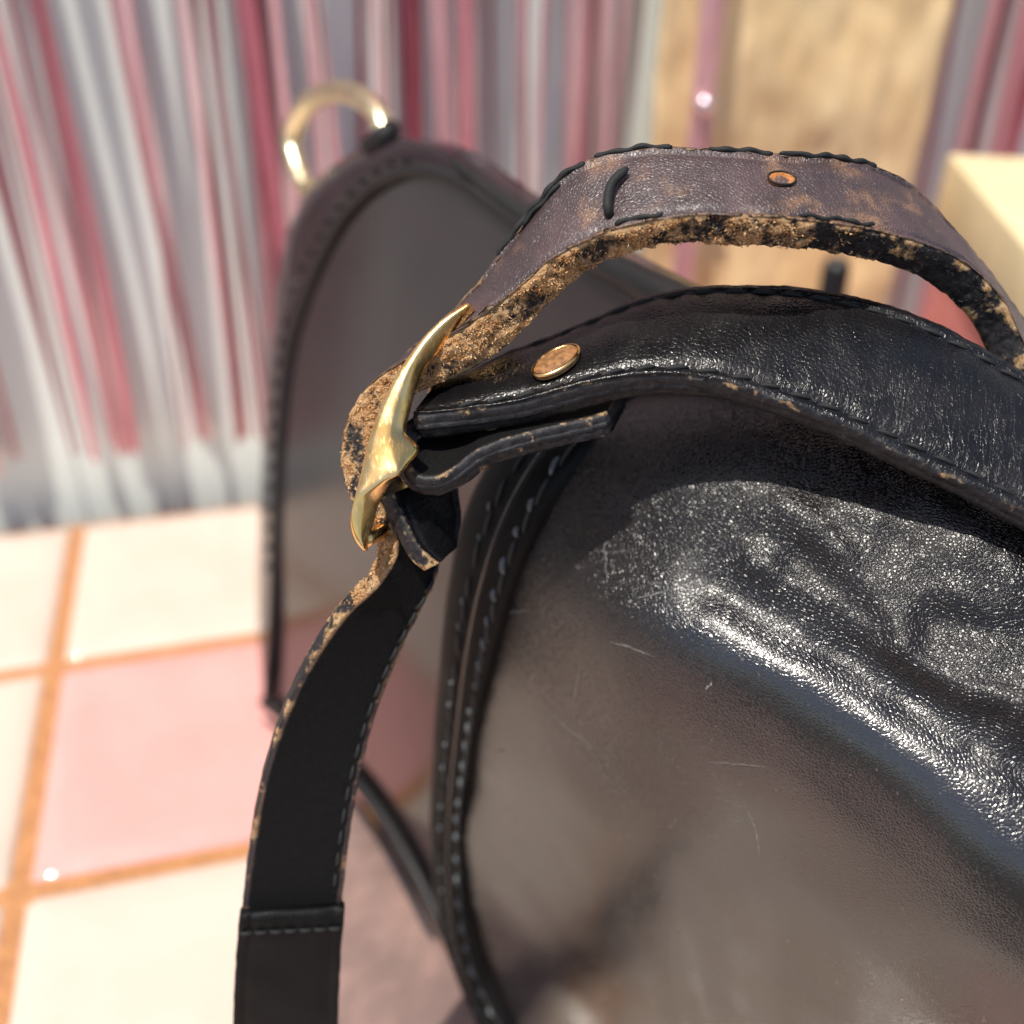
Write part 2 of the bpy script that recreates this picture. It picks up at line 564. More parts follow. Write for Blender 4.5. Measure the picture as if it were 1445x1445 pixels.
# pink box with a cream foam slab on it, to the right
A = at(1338, 216, .34)
zt = A[2]
r_ = ray(1452, 352)
Bp = CAM + r_ * ((zt - CAMH) / r_[2])
e1 = (Bp - A) * 1.5
e1[2] = 0
e2 = nz(np.array([-e1[1], e1[0], 0])) * .10
if e2[0] < 0:
    e2 = -e2
v, f = box(A - np.array([0, 0, .023]), e2, e1, (0, 0, .023))
sl = part("foam_slab", v, f, SLAB)
tag(sl, "cream yellow foam slab lying on the rose coloured box", "foam block")
ins = nz(e2) * .003 + nz(e1) * .003
v, f = box(A * [1, 1, 0] + ins, e2 - nz(e2) * .006, e1 - nz(e1) * .006, (0, 0, zt - .0235))
rb = part("card_box", v, f, ROSE)
tag(rb, "rose pink card box standing under the cream foam slab", "box")
pc = at(1178, 392, .335)
v, f = box(np.array([pc[0] - .004, pc[1], 0]), (.0085, 0, 0), (0, .008, 0), (0, 0, pc[2] + .006))
tag(part("marker_pen", *tube(np.array([[pc[0], pc[1], .0], [pc[0], pc[1], .004], [pc[0], pc[1], pc[2] * .5], [pc[0], pc[1], pc[2] + .003], [pc[0], pc[1], pc[2] + .006]]), [.004, .0045, .0045, .0045, .0035], 16), CLIP),
    "black pen standing upright in front of the kraft paper", "pen")

# ------------------------------------------------------------------ the bag
P0, P1 = ground(372, 985), ground(700, 1445)
ln = nz(P1 - P0)
hn = np.array([ln[1], -ln[0], 0])                             # outward normal of the long face
LEAN = math.radians(10)
PN = hn * math.cos(LEAN) + np.array([0, 0, math.sin(LEAN)])
def pd(x, y, off=0.0):
    return ((P0 - CAM) @ PN + off) / (PN @ ray(x, y))
def onface(x, y, off=0.0):
    return at(x, y, pd(x, y, off))
bag = thing("leather_bag", "worn black leather bag with brass buckle and frayed straps standing on the tiles", "bag", tuple(np.array([.03, .17, 0])))

def coons(Lc, Rc, Bc, Tc, nu, nv):
    L_, R_, B_, T_ = even(Lc, nv), even(Rc, nv), even(Bc, nu), even(Tc, nu)
    out = np.zeros((nv, nu, L_.shape[1]))
    for j in range(nv):
        v_ = j / (nv - 1)
        for i in range(nu):
            u_ = i / (nu - 1)
            out[j, i] = ((1 - u_) * L_[j] + u_ * R_[j] + (1 - v_) * B_[i] + v_ * T_[i]
                         - ((1 - u_) * (1 - v_) * B_[0] + u_ * (1 - v_) * B_[-1] + (1 - u_) * v_ * T_[0] + u_ * v_ * T_[-1]))
    return out
def px3(lst):
    return [(float(a_), float(b_), 0.0) for a_, b_ in lst]
Lc = px3([(374, 992), (365, 900), (366, 750), (372, 600), (385, 450), (403, 330)])
Tc = px3([(403, 330), (440, 262), (500, 215), (560, 196), (620, 213), (690, 262), (740, 298), (850, 362), (950, 415), (1080, 490)])
Rc = px3([(700, 1445), (760, 1200), (830, 900), (940, 680), (1080, 490)])
Bc = px3([(374, 992), (440, 1042), (510, 1108), (575, 1200), (635, 1320), (700, 1445)])
G = coons(Lc, Rc, Bc, Tc, 80, 80)
nv_, nu_ = G.shape[:2]
V = np.zeros((nv_, nu_, 3))
for j in range(nv_):
    for i in range(nu_):
        u_, v_ = i / (nu_ - 1), j / (nv_ - 1)
        e = min(u_, v_ * 1.0, 1 - v_, .5) * 22
        bul = -.0022 * (1 - min(1, e)) ** 2 + .0035 * math.sin(math.pi * min(1, u_ * 1.2)) * math.sin(math.pi * v_)
        bul += .0006 * noise.noise(Vector((u_ * 3, v_ * 4, 2)))
        V[j, i] = onface(G[j, i, 0], G[j, i, 1], bul)
front = V.reshape(-1, 3)
# thickness: the body behind the face, falling away so the top keeps its arch
back = front - hn * .055
back[:, 2] = np.maximum(.0, back[:, 2] * .72 - .004)
mid = front - hn * .008 + np.array([0, 0, -.001])
loop = [i for i in range(nu_)] + [j * nu_ + nu_ - 1 for j in range(1, nv_)] + [(nv_ - 1) * nu_ + i for i in range(nu_ - 2, -1, -1)] + [j * nu_ for j in range(nv_ - 2, 0, -1)]
n0 = len(front)
rm, rb_ = mid[loop], back[loop]
Vall = np.vstack([front, rm, rb_])
m = len(loop)
F = gridf(nv_, nu_)
for k in range(m):
    k2 = (k + 1) % m
    F.append((loop[k], n0 + k, n0 + k2, loop[k2]))
    F.append((n0 + k, n0 + m + k, n0 + m + k2, n0 + k2))
F.append(tuple(n0 + m + k for k in range(m)))
body = part("side_panel", Vall, F, L_SIDE, bag)

# border welt: dark cord in the groove round the arch
arch = [(377, 985), (386, 860), (391, 740), (398, 600), (413, 480), (440, 398), (478, 318), (520, 268), (570, 243), (620, 245), (662, 266), (720, 306), (800, 352), (880, 398), (960, 440)]
ap = np.array([onface(x, y, .0012) for x, y in arch])
v, f = tube(even(ap, 120), .0014, 10)
part("piping", v, f, L_MATTE, body)
# black rim band over the top edge at the right
rimp = [(640, 222), (690, 262), (740, 297), (800, 335), (860, 370), (920, 402), (990, 440), (1060, 480)]
rp = np.array([onface(x, y + 6, .001) for x, y in rimp])
v, f = tube(even(rp, 60), np.linspace(.0008, .0034, 60), 12)
part("top_binding", v, f, L_MATTE, body)
# stitches in the border
sm_tube, sm_f = tube(np.array([[-.0014, 0, -.0002], [-.0007, 0, .0002], [0, 0, .0003], [.0007, 0, .0002], [.0014, 0, -.0002]]), [.0002, .0004, .00042, .0004, .0002], 8)
ST_BLACK = meshdata("stitch", sm_tube, sm_f, THREAD)
ST_GREY = meshdata("stitch", sm_tube, sm_f, THREAD_G)
ST_DULL = meshdata("stitch", sm_tube, sm_f, plain("dull_thread", (.035, .036, .036), .5, noise_scale=3000, var=.4, bump=.00005))
ST_PALE = meshdata("stitch", sm_tube, sm_f, plain("pale_thread", (.14, .155, .17), .5, noise_scale=2500, var=.5, bump=.00006))
def put_stitch(me, p, tdir, ndir, parent, scale=1.0, thick=1.0):
    t_ = nz(tdir)
    n_ = nz(ndir - t_ * (np.asarray(ndir) @ t_))
    b_ = np.cross(n_, t_)
    o = link("stitch", me, parent, p)
    o.rotation_euler = Matrix(((t_[0], b_[0], n_[0]), (t_[1], b_[1], n_[1]), (t_[2], b_[2], n_[2]))).to_euler()
    o.scale = (scale, thick, thick)
    return o
bst = even(np.array([onface(x, y, .0006) for x, y in [(376, 800), (380, 640), (392, 500), (413, 410), (447, 340), (490, 275), (540, 233), (590, 222)]]), 26)
for k in range(25):
    put_stitch(ST_GREY if k in (13, 14) else ST_BLACK, bst[k], bst[k + 1] - bst[k], PN, body, 1.0, 1.0)
# base piping along the foot of the face
bp = [(374, 990), (440, 1040), (510, 1110), (570, 1200), (630, 1315), (690, 1430), (740, 1520)]
b3 = np.array([onface(x, y, .001) for x, y in bp])
v, f = tube(even(b3, 90), .0019, 12)
bpo = part("base_piping", v, f, L_MATTE, body)
wl = even(np.array([onface(x - 16, y + 14, .003) for x, y in bp]), 60)
v, f = tube(wl, .0009, 8)
part("base_welt", v, f, L_SIDE, body)
for k in range(14, 56, 1):
    put_stitch(ST_BLACK, wl[k] + PN * .0006, wl[k + 1] - wl[k], PN, bpo, .7, .8)

# added sheet past the piping; its taupe stands in for shade on the tiles
SHADE_TAUPE = leather("taupe_tile_shade", base=(.20, .135, .12), rough=(.3, .4), ior=1.6, const=.15, scuff=.1)
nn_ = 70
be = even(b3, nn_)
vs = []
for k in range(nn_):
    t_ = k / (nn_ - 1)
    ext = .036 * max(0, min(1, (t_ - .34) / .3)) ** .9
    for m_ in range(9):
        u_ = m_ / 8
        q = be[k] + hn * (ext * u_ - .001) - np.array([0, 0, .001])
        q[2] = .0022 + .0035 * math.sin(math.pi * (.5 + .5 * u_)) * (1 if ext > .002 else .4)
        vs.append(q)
part("taupe_shade_sheet", vs, gridf(nn_, 9), SHADE_TAUPE, bag).modifiers.new("thickness", 'SOLIDIFY').thickness = .0012

# ------------------------------------------------------------------ front pocket (the big bulging panel)
VV = [.055, .038, .022, .010, 0, -.010, -.025, -.040, -.060, -.085, -.115]
seam = [(950, 520, .160), (890, 560, .152), (845, 612, .1475), (800, 668, .1475), (765, 722, .150), (722, 815, .1560), (694, 905, .164), (672, 1000, .1745), (654, 1110, .188), (644, 1230, .200), (706, 1450, .209)]
S0 = np.array([at(*q) for q in seam])
Rk = np.array([at(*q) for q in ((800, 735, .1445), (950, 880, .1345), (1200, 1020, .1245), (1445, 1225, .116), (1760, 1450, .110))])
rt = np.gradient(Rk, axis=0)
cols = [S0]
def prof(v_):
    if v_ >= 0:
        return math.radians(float(np.interp(v_, [0, .0025, .005, .0075, .010, .014, .018, .022, .027, .034, .045, .12], [28, 42, 50, 50, 42, 33, 40, 47, 54, 68, 82, 88])))
    return math.radians(float(np.interp(-v_, [0, .0025, .006, .012, .03, .12], [28, 17, 9, 3, -1, -4])))
for k in range(1, len(Rk)):
    h_ = nz(np.array([rt[k][1], -rt[k][0], 0]))
    if h_ @ (CAM - Rk[k]) < 0:
        h_ = -h_
    # rotate slightly toward the viewer
    pts = {0.0: Rk[k].copy()}
    for sgn in (1, -1):
        p = Rk[k].copy()
        v_ = 0.0
        stp = .0005
        while abs(v_) < .12:
            a_ = prof(v_)
            p = p + sgn * stp * (np.array([0, 0, 1.0]) * math.cos(a_) - h_ * math.sin(a_))
            v_ += sgn * stp
            pts[round(v_, 4)] = p.copy()
    cols.append(np.array([pts[round(q, 4)] if round(q, 4) in pts else pts[0.0] for q in VV]))
grid = np.stack(cols, 1)                                       # rows v, cols s
NU, NV = 230, 230
tmp = np.stack([cr(grid[:, s], NV) for s in range(grid.shape[1])], 1)
# keep v of rows for masks
vrow = np.interp(np.linspace(0, 1, NV), np.linspace(0, 1, len(VV)), VV)
fine = np.stack([cr(tmp[j], NU) for j in range(NV)], 0)
du = np.gradient(fine, axis=1)
dv = np.gradient(fine, axis=0)
NR = nz(np.cross(du, dv))
if (NR[NV // 2, NU // 2] @ (CAM - fine[NV // 2, NU // 2])) < 0:
    NR = -NR
grain = np.zeros((NV, NU))
def seg_d(x, y, x0, y0, x1, y1):
    t_ = max(0, min(1, ((x - x0) * (x1 - x0) + (y - y0) * (y1 - y0)) / ((x1 - x0) ** 2 + (y1 - y0) ** 2)))
    return math.hypot(x - x0 - t_ * (x1 - x0), y - y0 - t_ * (y1 - y0))
# where the leather has creased: (height, half width, line)
FOLDS = ((.00075, 26, [(1110, 715), (1180, 775), (1235, 850), (1275, 905)]),
         (.00085, 24, [(1060, 790), (1170, 850), (1260, 918), (1350, 965), (1470, 1005)]),
         (-.00095, 34, [(1010, 830), (1150, 905), (1280, 985), (1400, 1060), (1560, 1140)]),
         (-.00070, 30, [(1130, 800), (1190, 850), (1230, 890)]),
         (.00075, 46, [(1330, 720), (1400, 790), (1500, 850)]),
         (-.00090, 30, [(1320, 880), (1400, 890), (1500, 915)]))
for j in range(NV):
    for i in range(NU):
        x_, y_, d_ = proj(fine[j, i])
        P = Vector(fine[j, i])
        # soft creases where the leather has been folded, upper right
        mz = max(0, min(1, (x_ - 980) / 220)) * max(0, min(1, (1010 + (x_ - 1100) * .45 - y_) / 140))
        q = (x_ * .80 + y_ * .42) / 95 + 1.2 * noise.noise(P * 70)
        cre = (1 - abs(math.sin(q))) ** 2
        dz = -.0004 * mz * cre + .0006 * mz * noise.noise(P * 95) + .0004 * mz * noise.noise(P * 240)
        for amp, wid, ln_ in FOLDS:
            if abs(x_ - 1250) < 420 and 600 < y_ < 1250:
                dd = min(seg_d(x_, y_, *ln_[k_], *ln_[k_ + 1]) for k_ in range(len(ln_) - 1))
                dz += amp * math.exp(-(dd / (wid * (1 + .35 * noise.noise(P * 130)))) ** 2)
        # broad softness everywhere
        dz += .0011 * noise.noise(P * 32) + .0003 * noise.noise(P * 90)
        fine[j, i] = fine[j, i] + NR[j, i] * dz
        # grain wears smooth over the lower, rubbed part
        t_ = (1010 + (x_ - 800) * .35 - y_) / 330 + .35 * noise.noise(P * 45)
        grain[j, i] = .17 + .83 * max(0, min(1, t_ + .35))
        # the rolled ridge is rubbed smooth too
        rb2 = math.exp(-((vrow[j] - .004) / .0055) ** 2) * max(0, min(1, (x_ - 860) / 160))
        grain[j, i] *= 1 - .6 * rb2
        grain[j, i] *= 1 - .7 * max(0, min(1, (vrow[j] - .027) / .012))
fine[:, :, 2] = np.maximum(fine[:, :, 2], .0015)
pocket = part("front_pocket", fine.reshape(-1, 3), gridf(NV, NU), L_PANEL, bag, attrs={"grain": grain.ravel()})
md = pocket.modifiers.new("thickness", 'SOLIDIFY')
md.thickness = .0022
md.offset = 1

# the pocket's top and end turn back into the body
path = [fine[0, i] for i in range(0, NU, 6)] + [fine[j, NU - 1] for j in range(6, NV, 6)]
pv = []
for q in path:
    q = np.array(q)
    b_ = q - hn * .032
    b_[2] = max(.002, q[2] - .016)
    for p in (q - hn * .001 - np.array([0, 0, .0005]), q - hn * .012 - np.array([0, 0, min(.004, q[2] * .2)]), b_, b_ * [1, 1, 0] + np.array([0, 0, .0015])):
        pv.append(p)
part("pocket_back", pv, gridf(len(path), 4), L_MATTE, pocket)
NRf = nz(np.cross(np.gradient(fine, axis=1), np.gradient(fine, axis=0)))
if NRf[NV // 2, NU // 2] @ (CAM - fine[NV // 2, NU // 2]) < 0:
    NRf = -NRf
PXY = np.stack(proj(fine.reshape(-1, 3))[:2], 1)
def on_pocket(x, y):
    k = int(np.argmin(((PXY - (x, y)) ** 2).sum(1)))
    n_ = NRf.reshape(-1, 3)[k]
    r_ = ray(x, y)
    p0 = fine.reshape(-1, 3)[k]
    return CAM + r_ * (((p0 - CAM) @ n_) / (r_ @ n_)), n_
SCR = plain("scratch_in_finish", (.20, .195, .19), .6, noise_scale=4000, var=.6)
DENT = plain("scuff_in_finish", (.05, .055, .05), .7, noise_scale=4000, var=.6)
for ln_, wid, mt in (([(852, 768), (855, 790), (854, 808)], .00012, SCR), ([(858, 905), (885, 912), (925, 928)], .00012, SCR), ([(712, 866), (750, 860)], .00014, SCR),
                     ([(895, 845), (945, 833)], .00012, SCR), ([(995, 974), (1006, 962)], .00022, SCR), ([(838, 1056), (852, 1085), (872, 1108), (912, 1124)], .00022, DENT),
                     ([(700, 1060), (716, 1058)], .0002, DENT), ([(1050, 1130), (1068, 1180), (1072, 1215)], .00009, SCR), ([(780, 1010), (838, 1056)], .00006, SCR),
                     ([(976, 1368), (990, 1384)], .00012, SCR), ([(1000, 1075), (1080, 1082)], .00006, SCR), ([(820, 930), (806, 1010)], .00005, SCR)):
    q_ = cr([(a_, b_, 0) for a_, b_ in ln_], 14)
    vs = []
    for k in range(14):
        p, n_ = on_pocket(q_[k, 0] + random.uniform(-.8, .8), q_[k, 1] + random.uniform(-.8, .8))
        k2 = min(k, 12)
        td = nz(on_pocket(q_[k2 + 1, 0], q_[k2 + 1, 1])[0] - on_pocket(q_[k2, 0], q_[k2, 1])[0])
        sd = nz(np.cross(td, n_))
        ww = wid * math.sin(math.pi * (k + .3) / 13.6) * random.uniform(.5, 1.2)
        vs += [p - sd * ww - n_ * .00002, p + n_ * .00004, p + sd * ww - n_ * .00002]
    part("scratch", vs, gridf(14, 3), mt, pocket)

# seam band: two leather edges and the ridge between, with its two rows of waxed thread
lft = [(860, 505, .167), (790, 545, .160), (722, 600, .1565), (672, 668, .157), (642, 745, .1595), (624, 840, .1645), (613, 950, .173), (605, 1080, .187), (604, 1200, .199), (622, 1330, .209), (672, 1450, .2125), (720, 1540, .213)]
rgt = [(952, 518, .158), (890, 562, .151), (835, 622, .147), (792, 676, .147), (752, 745, .1495), (716, 835, .155), (690, 930, .1635), (668, 1050, .178), (652, 1190, .195), (672, 1350, .203), (716, 1450, .2065), (764, 1540, .208)]
n_ = 160
Lp, Rp = even([at(*q) for q in lft], n_), even([at(*q) for q in rgt], n_)
T_ = nz(np.gradient((Lp + Rp) / 2, axis=0))
W_ = Rp - Lp
Nn = nz(np.cross(T_, W_))
if Nn[n_ // 2] @ (CAM - Lp[n_ // 2]) < 0:
    Nn = -Nn
# profile across: (u, height)
profc = [(-.10, -.0070), (-.02, -.0022), (.04, -.0004), (.12, .0006), (.24, .0009), (.36, .0007), (.44, .0003), (.48, .0008), (.52, .0017), (.58, .0019), (.70, .0014), (.84, .0010), (.95, .0005), (1.04, -.0006), (1.10, -.0030)]
vs = []
profc = [((u_ * 1.36 if u_ < .5 else .68 + (u_ - .5) * .64), h_) for u_, h_ in profc]
for i in range(n_):
    for u_, hgt in profc:
        wob = .00018 * noise.noise(Vector((i * .15, u_ * 6, 0)))
        vs.append(Lp[i] + W_[i] * u_ + Nn[i] * (hgt * .8 + wob))
sb = part("seam_band", vs, gridf(n_, len(profc)), L_SEAM, pocket)
def seam_pt(t, u_, hgt):
    i = t * (n_ - 1)
    i0 = int(min(i, n_ - 2))
    fr = i - i0
    g_ = lambda A_: A_[i0] * (1 - fr) + A_[i0 + 1] * fr
    return g_(Lp) + g_(W_) * u_ + g_(Nn) * hgt, g_(T_), g_(Nn)
for row, (u_, hg, cntr) in enumerate(((.45, .0009, 30), (.92, .0010, 32))):
    for k in range(cntr):
        t = (k + .5 + random.uniform(-.13, .13)) / cntr * .97 + .01
        wdir = nz(W_[int(t * (n_ - 1))])
        p, t_, nn = seam_pt(t, u_ + random.uniform(-.012, .012), hg - .0001)
        so = put_stitch(ST_DULL, p, t_ + random.uniform(.08, .2) * wdir, nn, sb, 1.5, .62 if row else .5)
        kp, _, _ = seam_pt(t + .42 / cntr, u_ - .03 + random.uniform(-.015, .015), hg + .0001)
        if row or k % 3 != 1:
            put_stitch(ST_PALE, kp, t_ + .3 * wdir, nn, sb, random.uniform(.5, 1.1) if row else random.uniform(.3, .5), random.uniform(.6, 1.0) if row else .6)
# thin polished leather edge between the two layers
p = np.array([seam_pt(t, .685, .0019)[0] for t in np.linspace(.02, .98, 140)])
v, f = tube(p, .00018, 6)
part("seam_edge", v, f, L_PANEL, sb)
# pocket side wall running back to the long face
pv = []
for i in range(n_):
    a_ = Lp[i] - W_[i] * .02
    b_ = a_ - hn * .03 + ln * .012
    for s in np.linspace(0, 1, 4):
        q = a_ * (1 - s) + b_ * s - Nn[i] * .002
        q[2] = max(q[2], .001)
        pv.append(q)
part("pocket_side", pv, gridf(n_, 4), L_MATTE, pocket)

# ------------------------------------------------------------------ straps
class Strap:
    def __init__(self, near, far, thick, wear, n, fray=None, bulge=0.0, ends=True):
        """near / far: world points along the two edges (mid thickness); thick, wear, fray per station"""
        k = len(near)
        st = np.hstack([np.asarray(near), np.asarray(far), np.asarray(thick)[:, None], np.asarray(wear)[:, None], np.asarray(fray if fray is not None else [0] * k)[:, None]])
        st = even(st, n)
        self.n = n
        self.A, self.B = st[:, :3], st[:, 3:6]
        self.th, self.wear, self.fray = st[:, 6], np.clip(st[:, 7], 0, 1), np.clip(st[:, 8], 0, 1)
        self.T = nz(np.gradient((self.A + self.B) / 2, axis=0))
        self.W = self.B - self.A
        self.Wl = np.linalg.norm(self.W, axis=1)
        self.N = nz(np.cross(self.T, self.W))
        self.bulge = bulge
    def surf(self, i, u, side, lift=0.0):
        b_ = self.bulge * (1 - (2 * u - 1) ** 2)
        return self.A[i] + self.W[i] * u + self.N[i] * side * (self.th[i] / 2 + lift + b_)
    def locate(self, x, y, side, us=None):
        best = None
        for i in range(self.n):
            for u in (us or np.linspace(.03, .97, 25)):
                q = proj(self.surf(i, u, side))
                e = (q[0] - x) ** 2 + (q[1] - y) ** 2
                if best is None or e < best[0]:
                    best = (e, i, u)
        return best[1], best[2]
    def build(self, name, mat, parent, top=1, ne=13, cap=True, seed=0.0, groove=0.0):
        n = self.n
        ang = np.linspace(-1, 1, ne)                             # across the near edge
        sect = []
        for c_ in ang:
            sect.append(("n", c_))
        ts = [.03, .055, .075, .10, .13, .2, .32, .46, .6, .74, .85, .90, .925, .945, .97]
        for u in ts:
            sect.append(("t", u))
        for c_ in np.linspace(1, -1, 7):
            sect.append(("f", c_))
        for u in (.92, .75, .5, .25, .08):
            sect.append(("b", u))
        k = len(sect)
        vs, ed, we, ri, al, ac, pt = [], [], [], [], [], [], []
        run = np.r_[0, np.cumsum(np.linalg.norm(np.diff((self.A + self.B) / 2, axis=0), axis=1))]
        for i in range(n):
            N, W, th, wl = self.N[i] * top, self.W[i], self.th[i], self.Wl[i]
            Wd = W / wl
            for kind, c_ in sect:
                if kind in "nf":
                    sg = -1 if kind == "n" else 1
                    base = self.A[i] if kind == "n" else self.B[i]
                    rr = th * .5
                    pit = 0.0
                    rnd = (1 - (1 - abs(c_) ** 3.5) ** .5) if abs(c_) < 1 else 1
                    p = base - Wd * sg * (rnd * th * .16) + N * (c_ * rr)
                    e_ = 1.0 if abs(c_) < .97 else .6
                    if groove and abs(c_) < .05:
                        p = p + Wd * sg * groove
                    p = p + Wd * sg * .00010 * noise.noise(Vector(p * 600))
                    if self.fray[i] > 0:
                        q = Vector(p * 1.0)
                        am = self.fray[i]
                        d_ = .00034 * noise.noise(q * 700 + Vector((seed, 0, 0))) + .00036 * noise.noise(q * 1500) + .00050 * noise.noise(q * 330)
                        pit = d_
                        p = p + Wd * sg * d_ * am + N * am * .0003 * noise.noise(q * 700 + Vector((9, 9, 9)))
                    ri.append(c_)
                    pt.append(pit * 1000)
                elif kind == "t":
                    b_ = self.bulge * (1 - (2 * c_ - 1) ** 2)
                    gr = 0.0
                    if abs(c_ - .10) < .001 or abs(c_ - .90) < .001:
                        gr = -.00035
                    p = self.A[i] + W * c_ + N * (th / 2 + b_ + gr)
                    q = Vector(p)
                    p = p + N * (.00022 * noise.noise(q * 260) + .00012 * noise.noise(q * 700))
                    e_ = .35 if c_ < .04 or c_ > .96 else 0.0
                    ri.append(1.0)
                    pt.append(0.0)
                else:
                    p = self.A[i] + W * c_ - N * (th / 2)
                    e_ = 0.0
                    ri.append(-1.0)
                    pt.append(0.0)
                vs.append(p)
                ed.append(e_)
                we.append(self.wear[i])
                al.append(run[i])
                ac.append((c_ if kind in 'tb' else (0 if kind == 'n' else 1)) * wl)
        f = gridf(n, k, True)
        if cap:
            f.append(tuple(range(k - 1, -1, -1)))
            f.append(tuple((n - 1) * k + j for j in range(k)))
        o = part(name, vs, f, mat, parent, attrs={"edge": ed, "wear": we, "rim": ri, "along": al, "across": ac, "pit": pt})
        return o

def stations(rows):
    """rows: near px, near py, near depth, far px, far py, far depth, thickness mm, wear, fray"""
    return ([at(*r[0:3]) for r in rows], [at(*r[3:6]) for r in rows], [r[6] / 1000 for r in rows], [r[7] for r in rows], [r[8] for r in rows])

# upper strap: arched, frayed, runs down through the buckle and hangs on the left
ROWS = [
    (1440, 560, .1330, 1470, 520, .1420, 4.4, .45, .6),
    (1418, 492, .1320, 1420, 455, .1410, 4.4, .28, .5),
    (1396, 445, .1305, 1375, 395, .1395, 4.4, .30, .6),
    (1350, 397, .1285, 1322, 332, .1370, 4.4, .33, .6),
    (1290, 367, .1270, 1266, 274, .1345, 4.4, .38, .6),
    (1200, 344, .1255, 1186, 242, .1325, 4.4, .45, .9),
    (1100, 333, .1245, 1080, 235, .1315, 4.4, .62, 1),
    (1000, 328, .1240, 966, 227, .1310, 4.4, .78, 1),
    (930, 333, .1240, 882, 228, .1310, 4.4, .84, 1),
    (860, 350, .1245, 814, 254, .1315, 4.4, .84, 1),
    (800, 380, .1250, 764, 310, .1325, 4.5, .86, 1),
    (750, 424, .1255, 722, 372, .1330, 4.8, .92, 1),
    (700, 467, .1260, 686, 424, .1330, 5.4, 1, 1),
    (640, 505, .1270, 640, 474, .1350, 5.2, 1, 1),
    (590, 528, .1285, 602, 503, .1375, 4.6, .85, .8),
    (545, 552, .1295, 572, 532, .1390, 4.0, .85, .9),
    (511, 595, .1300, 552, 560, .1405, 4.0, .88, .9),
    (499, 645, .1305, 545, 620, .1410, 3.8, .85, .9),
    (508, 695, .1305, 556, 680, .1405, 3.5, .75, .8),
    (530, 735, .1305, 580, 735, .1390, 3.2, .75, .8),
    (546, 772, .1305, 606, 786, .1380, 3.0, .85, .9),
    (528, 812, .1310, 606, 815, .1375, 2.8, .9, .9),
    (484, 856, .1320, 590, 856, .1385, 2.5, .62, .5),
    (436, 925, .1340, 562, 918, .1400, 2.2, .40, .2),
    (396, 1010, .1365, 532, 995, .1415, 2.0, .2, .1),
    (366, 1110, .1395, 506, 1095, .1435, 1.9, .14, .1),
    (348, 1220, .1425, 489, 1208, .1460, 1.8, .12, .08),
    (338, 1330, .1470, 479, 1325, .1495, 1.8, .12, .08),
    (334, 1450, .1520, 475, 1450, .1535, 1.8, .12, .08),
    (333, 1600, .1580, 470, 1600, .1590, 1.8, .12, .08),
    (334, 1760, .1640, 468, 1760, .1650, 1.8, .12, .08),
    (338, 1872, .1735, 466, 1872, .1740, 1.8, .12, .08),
]
ROWS = [(r[0], r[1], r[2] - .0065 * max(0, 1 - abs(r[0] - 1060) / 330) ** .7 * (r[1] < 460), r[3], r[4], r[5] - .0065 * max(0, 1 - abs(r[0] - 1060) / 330) ** .7 * (r[1] < 460)) + r[6:] for r in ROWS]
us = Strap(*[stations(ROWS)[i] for i in (0, 1, 2, 3)], 720, stations(ROWS)[4])
TOPS = -1 if us.N[40][2] < 0 else 1
ustrap = us.build("frayed_strap", L_STRAP, bag, top=TOPS, ne=19)
ustrap["label"] = "arched strap with frayed tan edge, hanging down through the buckle"

# second leather layer on the hanging end, below the cross seam
def sub_rows(rows, y0, y1):
    return [r for r in rows if y0 <= r[1] <= y1]
i0 = min(range(us.n), key=lambda i: abs(proj(us.A[i])[1] - 1275) + (1000 if i < 430 else 0))
seg = slice(i0, us.n)
cn = nz(us.N[i0])
if cn @ (CAM - us.A[i0]) < 0:
    sgn_in = -1
else:
    sgn_in = 1
off = us.N[seg] * sgn_in * .0014
st2 = Strap(us.A[seg] + off - us.W[seg] * .02, us.B[seg] + off + us.W[seg] * .02, np.full(us.n - i0, .0018), np.full(us.n - i0, .3), 60, np.full(us.n - i0, .1))
o = st2.build("strap_end", L_SEAM, bag, top=sgn_in)
# stitches along the inner edges of the hanging part
for i in range(i0 - 190, i0 - 6, 9):
    for u in (.90,):
        put_stitch(ST_BLACK, us.surf(i, u, sgn_in, .0001), us.T[i], us.N[i] * sgn_in, ustrap, .8, .7)
for k in range(7):
    u = .08 + .84 * k / 6
    put_stitch(ST_BLACK, st2.surf(2, u, sgn_in, .0001), st2.W[2], st2.N[2] * sgn_in, o, .7, .7)

# lower strap with the rivet
ROWS2 = [
    (588, 604, .1275, 640, 556, .1375, 3.5, .35, .3),
    (640, 599, .1270, 690, 528, .1370, 3.5, .38, .3),
    (700, 592, .1265, 738, 503, .1365, 3.5, .42, .3),
    (760, 580, .1260, 790, 484, .1360, 3.5, .45, .3),
    (810, 566, .1255, 846, 460, .1355, 3.5, .48, .3),
    (865, 553, .1250, 895, 438, .1345, 3.4, .55, .3),
    (930, 546, .1245, 960, 418, .1335, 3.3, .55, .3),
    (1000, 552, .1240, 1040, 411, .1325, 3.2, .45, .3),
    (1080, 573, .1235, 1120, 412, .1320, 3.0, .35, .3),
    (1170, 607, .1225, 1205, 425, .1310, 2.9, .30, .3),
    (1260, 650, .1215, 1290, 450, .1300, 2.8, .30, .3),
    (1350, 692, .1205, 1370, 490, .1290, 2.8, .30, .3),
    (1445, 742, .1195, 1452, 540, .1280, 2.8, .30, .3),
    (1560, 815, .1185, 1560, 610, .1270, 2.8, .30, .3),
    (1700, 910, .1180, 1690, 700, .1265, 2.8, .30, .3),
]
s2 = stations(ROWS2)
ls = Strap(s2[0], s2[1], s2[2], [q * .25 for q in s2[3]], 220, s2[4], bulge=.0008)
TOP2 = 1 if ls.N[100][2] > 0 else -1
